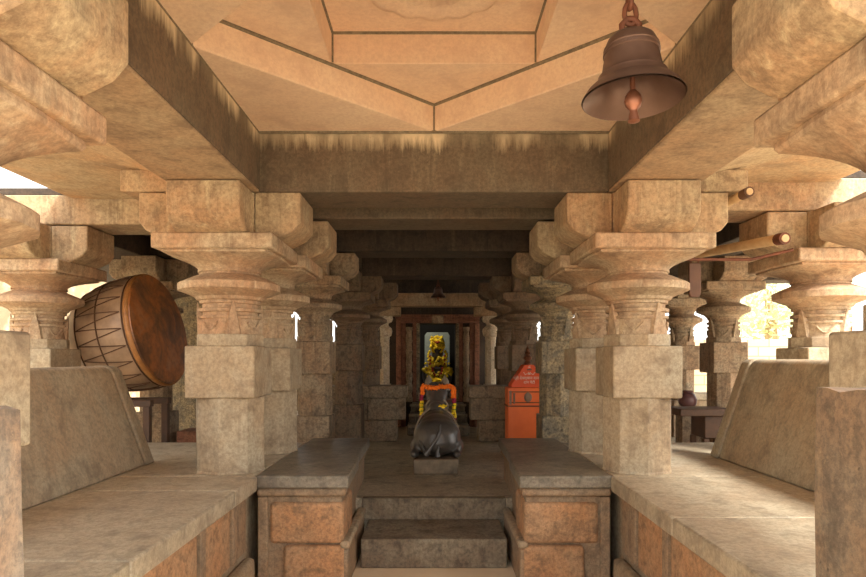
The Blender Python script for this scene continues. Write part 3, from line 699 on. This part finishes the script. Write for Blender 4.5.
# ------------------------------------------------------------------ bells
def make_bell(name, loc, R, label, chain_top, tilt=(0, 0)):
    t = thing(name, loc, label, 'bell'); t.rotation_euler = (tilt[0], tilt[1], 0); k = R/.18
    out = [(.185, 0), (.178, .012), (.166, .03), (.15, .045), (.145, .05), (.14, .05), (.124, .076), (.124, .082), (.118, .084), (.11, .10), (.105, .12), (.1, .15), (.098, .165), (.102, .168), (.102, .173), (.097, .176), (.097, .184), (.100, .187), (.099, .192), (.094, .195), (.09, .21), (.084, .222), (.07, .234), (.045, .24), (.001, .242)]
    inn = [(.001, .215), (.06, .21), (.082, .18), (.09, .13), (.1, .09), (.12, .055), (.15, .02), (.172, .004), (.18, -.004), (.185, 0)]
    bm = bmesh.new(); lathe(bm, [(r*k, z*k) for r, z in out+inn[:-1]], 56)
    finish('bell_body', bm, 'bell', t, smooth=40)
    bm = bmesh.new(); tube(bm, [(0, 0, .212*k), (0, 0, -.01*k)], .010*k, 10); lathe(bm, [(r*k, z*k) for r, z in [(.001, .035), (.014, .03), (.028, .01), (.032, -.01), (.026, -.03), (.014, -.042), (.014, -.05), (.022, -.085), (.001, -.09)]], 20)
    finish('clapper', bm, 'copper', t, smooth=60)
    bm = bmesh.new()
    top = .24*k; L = chain_top-loc[2]
    tube(bm, [(-.03*k, 0, top-.005), (-.032*k, 0, top+.04*k), (-.012*k, 0, top+.062*k), (.012*k, 0, top+.062*k), (.032*k, 0, top+.04*k), (.03*k, 0, top-.005)], .012*k, 8)
    z = top+.045*k; i = 0
    while z < L-.01*k:
        pts = []
        for j in range(13):
            a_ = 2*PI*j/12; u = .022*k*math.cos(a_); v = .042*k*math.sin(a_)
            pts.append((u, 0, z+.035*k+v) if i % 2 == 0 else (0, u, z+.035*k+v))
        tube(bm, pts, .0095*k, 7, cap=False); z += .062*k; i += 1
    finish('hanger_chain', bm, 'iron', t, smooth=60)
    return t
make_bell('hanging_bell', (.672, 2.16, 2.595), .166, 'large bronze bell hanging at the upper right under the front cross beam', 2.945, (-.06, -.015))
make_bell('hanging_bell', (.07, 10.8, 2.74), .13, 'small dark bell hanging before the shrine porch beam', 3.4)

# ------------------------------------------------------------------ drum
t = thing('kettle_drum', (-2.97, 6.95, 2.03), 'huge laced hide drum on its side at the left, brown head facing the aisle', 'drum')
R = .595
ax = Vector((.96, -.06, .2)).normalized()
t.rotation_euler = ax.to_track_quat('Z', 'Y').to_euler()
bm = bmesh.new()
prof = [(R*.985, -.02), (R*1.02, -.1), (R*1.03, -.2), (R*1.0, -.4), (R*.93, -.58), (R*.80, -.74), (R*.6, -.86), (R*.35, -.93), (.001, -.95)]
lathe(bm, prof, 64); finish('drum_shell', bm, 'hide', t, smooth=60)
bm = bmesh.new(); lathe(bm, [(.001, .012), (R*.5, .008), (R*.9, .006), (R*1.0, .004), (R*1.008, -.012), (R*1.0, -.03)], 64); finish('drumhead', bm, 'drumhead', t, smooth=60)
bm = bmesh.new(); lathe(bm, [(R*1.0, -.02), (R*1.02, -.01), (R*1.035, -.02), (R*1.04, -.04), (R*1.035, -.06), (R*1.02, -.065), (R*1.0, -.06)], 64); finish('rim', bm, 'rim', t, smooth=60)
bm = bmesh.new()
def srf(a_, d):
    for (r0, z0), (r1, z1) in zip(prof, prof[1:]):
        if z1 <= d <= z0: f_ = (d-z0)/(z1-z0); rr = r0+(r1-r0)*f_; return ((rr+.008)*math.cos(a_), (rr+.008)*math.sin(a_), d)
    return (0, 0, -.95)
for ring in (-.08, -.36, -.62): tube(bm, [srf(2*PI*i/48, ring) for i in range(49)], .007, 5, cap=False)
N = 22
for i in range(N):
    a0 = 2*PI*i/N
    tube(bm, [srf(a0+.14*j/6, -.1-.52*j/6) for j in range(7)], .0055, 5); tube(bm, [srf(a0+.28-.14*j/6, -.1-.52*j/6) for j in range(7)], .0055, 5)
finish('lacing', bm, 'rope', t, smooth=60)
# timber trestle under the drum
t = thing('drum_stand', (-3.3, 6.95, BZ), 'dark timber trestle carrying the huge laced drum', 'stand')
for y_ in (-.25, .2):
    bxo('cross_bar', (-.35, .35, y_-.04, y_+.04, .36, .43), 'wood_dark', t, .006)
    for x_ in (-.3, .3): bxo('leg', (x_-.035, x_+.035, y_-.035, y_+.035, -.42, .36), 'wood_dark', t, .006)

# ------------------------------------------------------------------ poles, rod and board on the right
def pole(pts, r, mat, name, label, cat, capmat=None):
    t = thing(name, pts[0], label, cat); p0 = Vector(pts[0]); bm = bmesh.new()
    tube(bm, [Vector(p)-p0 for p in pts], r, 14); finish('shaft', bm, mat, t, smooth=50)
    if capmat:
        d = (p0-Vector(pts[1])).normalized(); bm = bmesh.new(); tube(bm, [-d*.09, d*.004], r*1.12, 14); finish('end_band', bm, capmat, t, smooth=50)
        bm = bmesh.new(); tube(bm, [d*.004, d*.012], r*.72, 12); finish('end_face', bm, 'bamboo', t)
pole([(2.74, 5.0, 2.655), (2.62, 6.9, 2.80)], .042, 'bamboo', 'wooden_pole', 'pale round pole with rusty end pointing at the camera beside the outer right pillar', 'pole', 'iron')
pole([(2.265, 4.6, 2.915), (2.24, 5.6, 2.915)], .034, 'bamboo', 'wooden_pole', 'short pale pole end tucked under the right stub beam', 'pole', 'wood_red')
pole([(2.035, 5.25, 2.53), (2.62, 5.3, 2.535), (2.92, 5.2, 2.60)], .013, 'iron', 'iron_rod', 'thin rusty iron rod running right from the right front pillar', 'rod')
t = thing('hanging_board', (2.17, 5.33, 2.51), 'rusty brown rounded board hanging from the iron rod', 'board')
bm = bmesh.new(); pts = [(-.05, -.0), (.05, -.0), (.05, -.25), (.035, -.285), (-.035, -.285), (-.05, -.25)]
extrude(bm, pts, -.015, .015, lambda u, v, tt: (u, tt, v)); finish('board', bm, 'wood_red', t, bevel=.006)
bm = bmesh.new(); tube(bm, [(-.03, 0, -.02), (-.03, 0, .02), (0, 0, .045), (.03, 0, .02), (.03, 0, -.02)], .006, 6); finish('wire_loop', bm, 'iron', t)

# dark wooden bench, pot, low walls outside
t = thing('wooden_bench', (3.05, 7.6, FZ), 'dark timber bench behind the right front pillar', 'bench')
bxo('seat', (-.22, .42, -.25, .25, .62, .70), 'wood_dark', t, .01)
bxo('apron', (.08, .4, -.2, .2, .36, .618), 'wood_dark', t, .01)
for x_ in (.1, .38): 
    for y_ in (-.18, .18): bxo('leg', (x_-.03, x_+.03, y_-.03, y_+.03, 0, .358), 'wood_dark', t, .005)
t = thing('water_pot', (3.35, 8.45, 0.43), 'small purple grey pot partly hidden behind the dark timber bench', 'pot')
bm = bmesh.new(); lathe(bm, [(.001, .62), (.06, .62), (.11, .68), (.12, .74), (.09, .81), (.06, .83), (.075, .86), (.05, .86), (.001, .83)], 24); finish('pot_body', bm, 'pot', t, smooth=60)
bxo('pot_stand', (-.12, .12, -.12, .12, 0, .62), 'wall_low', t, .01)
t = thing('low_wall', (0, 0, 0), 'low stone wall with grey ledge at the right behind the timber bench', 'wall')
bxo('ledge', (2.6, 6.2, 10.95, 11.35, 1.0, 1.12), 'bench', t, .015); bxo('course', (2.65, 6.15, 11.0, 11.3, .72, .998), 'bench_wall', t, .015); bxo('course', (2.65, 6.15, 11.02, 11.3, FZ, .717), 'bench_wall', t, .015)
o = bxo('stone_block', (-3.3, -2.8, 8.2, 8.6, FZ, .78), 'door_stone'); tag(o, 'reddish stone block on the floor below the drum', 'block')

# ------------------------------------------------------------------ outside
bm = bmesh.new(); box(bm, -10, -9.4, -4, 30, 0, 4.6)
tag(finish('compound_wall', bm, 'rubble'), 'tall pale rubble compound wall outside on the left', 'wall')
o = bxo('brick_wall', (5.0, 12, 14.8, 15.1, 0, 2.15), 'brick', None, .01); tag(o, 'pale brick wall outside beyond the right side of the hall', 'wall')
def tree(loc, R, n, label, name='leafy_tree'):
    t = thing(name, loc, label, 'tree'); bm = bmesh.new(); tube(bm, [(0, 0, 0), (.05, 0, R*1.0), (0, .1, R*2)], [R*.12, R*.09, R*.05], 10); finish('trunk', bm, 'bark', t)
    bm = bmesh.new()
    for i in range(n):
        d = Vector((random.gauss(0, 1), random.gauss(0, 1), random.gauss(0, 1))).normalized()*R*random.uniform(.55, 1)
        p = d+Vector((0, 0, R*1.9)); s_ = random.uniform(.08, .17)
        a1 = Vector((random.gauss(0, 1), random.gauss(0, 1), random.gauss(0, 1))).normalized(); a2 = a1.orthogonal().normalized()
        v = [bm.verts.new(p+a1*s_), bm.verts.new(p+a2*s_*.45), bm.verts.new(p-a1*s_), bm.verts.new(p-a2*s_*.45)]; bm.faces.new(v)
    finish('crown', bm, 'leaves', t, smooth=0)
tree((10.5, 20, 0), 2.2, 4200, 'leafy green tree outside seen between the two right pillars')
tree((-8.3, 12.3, 0), .75, 500, 'small green bush at the far left against the rubble wall', 'leafy_bush')
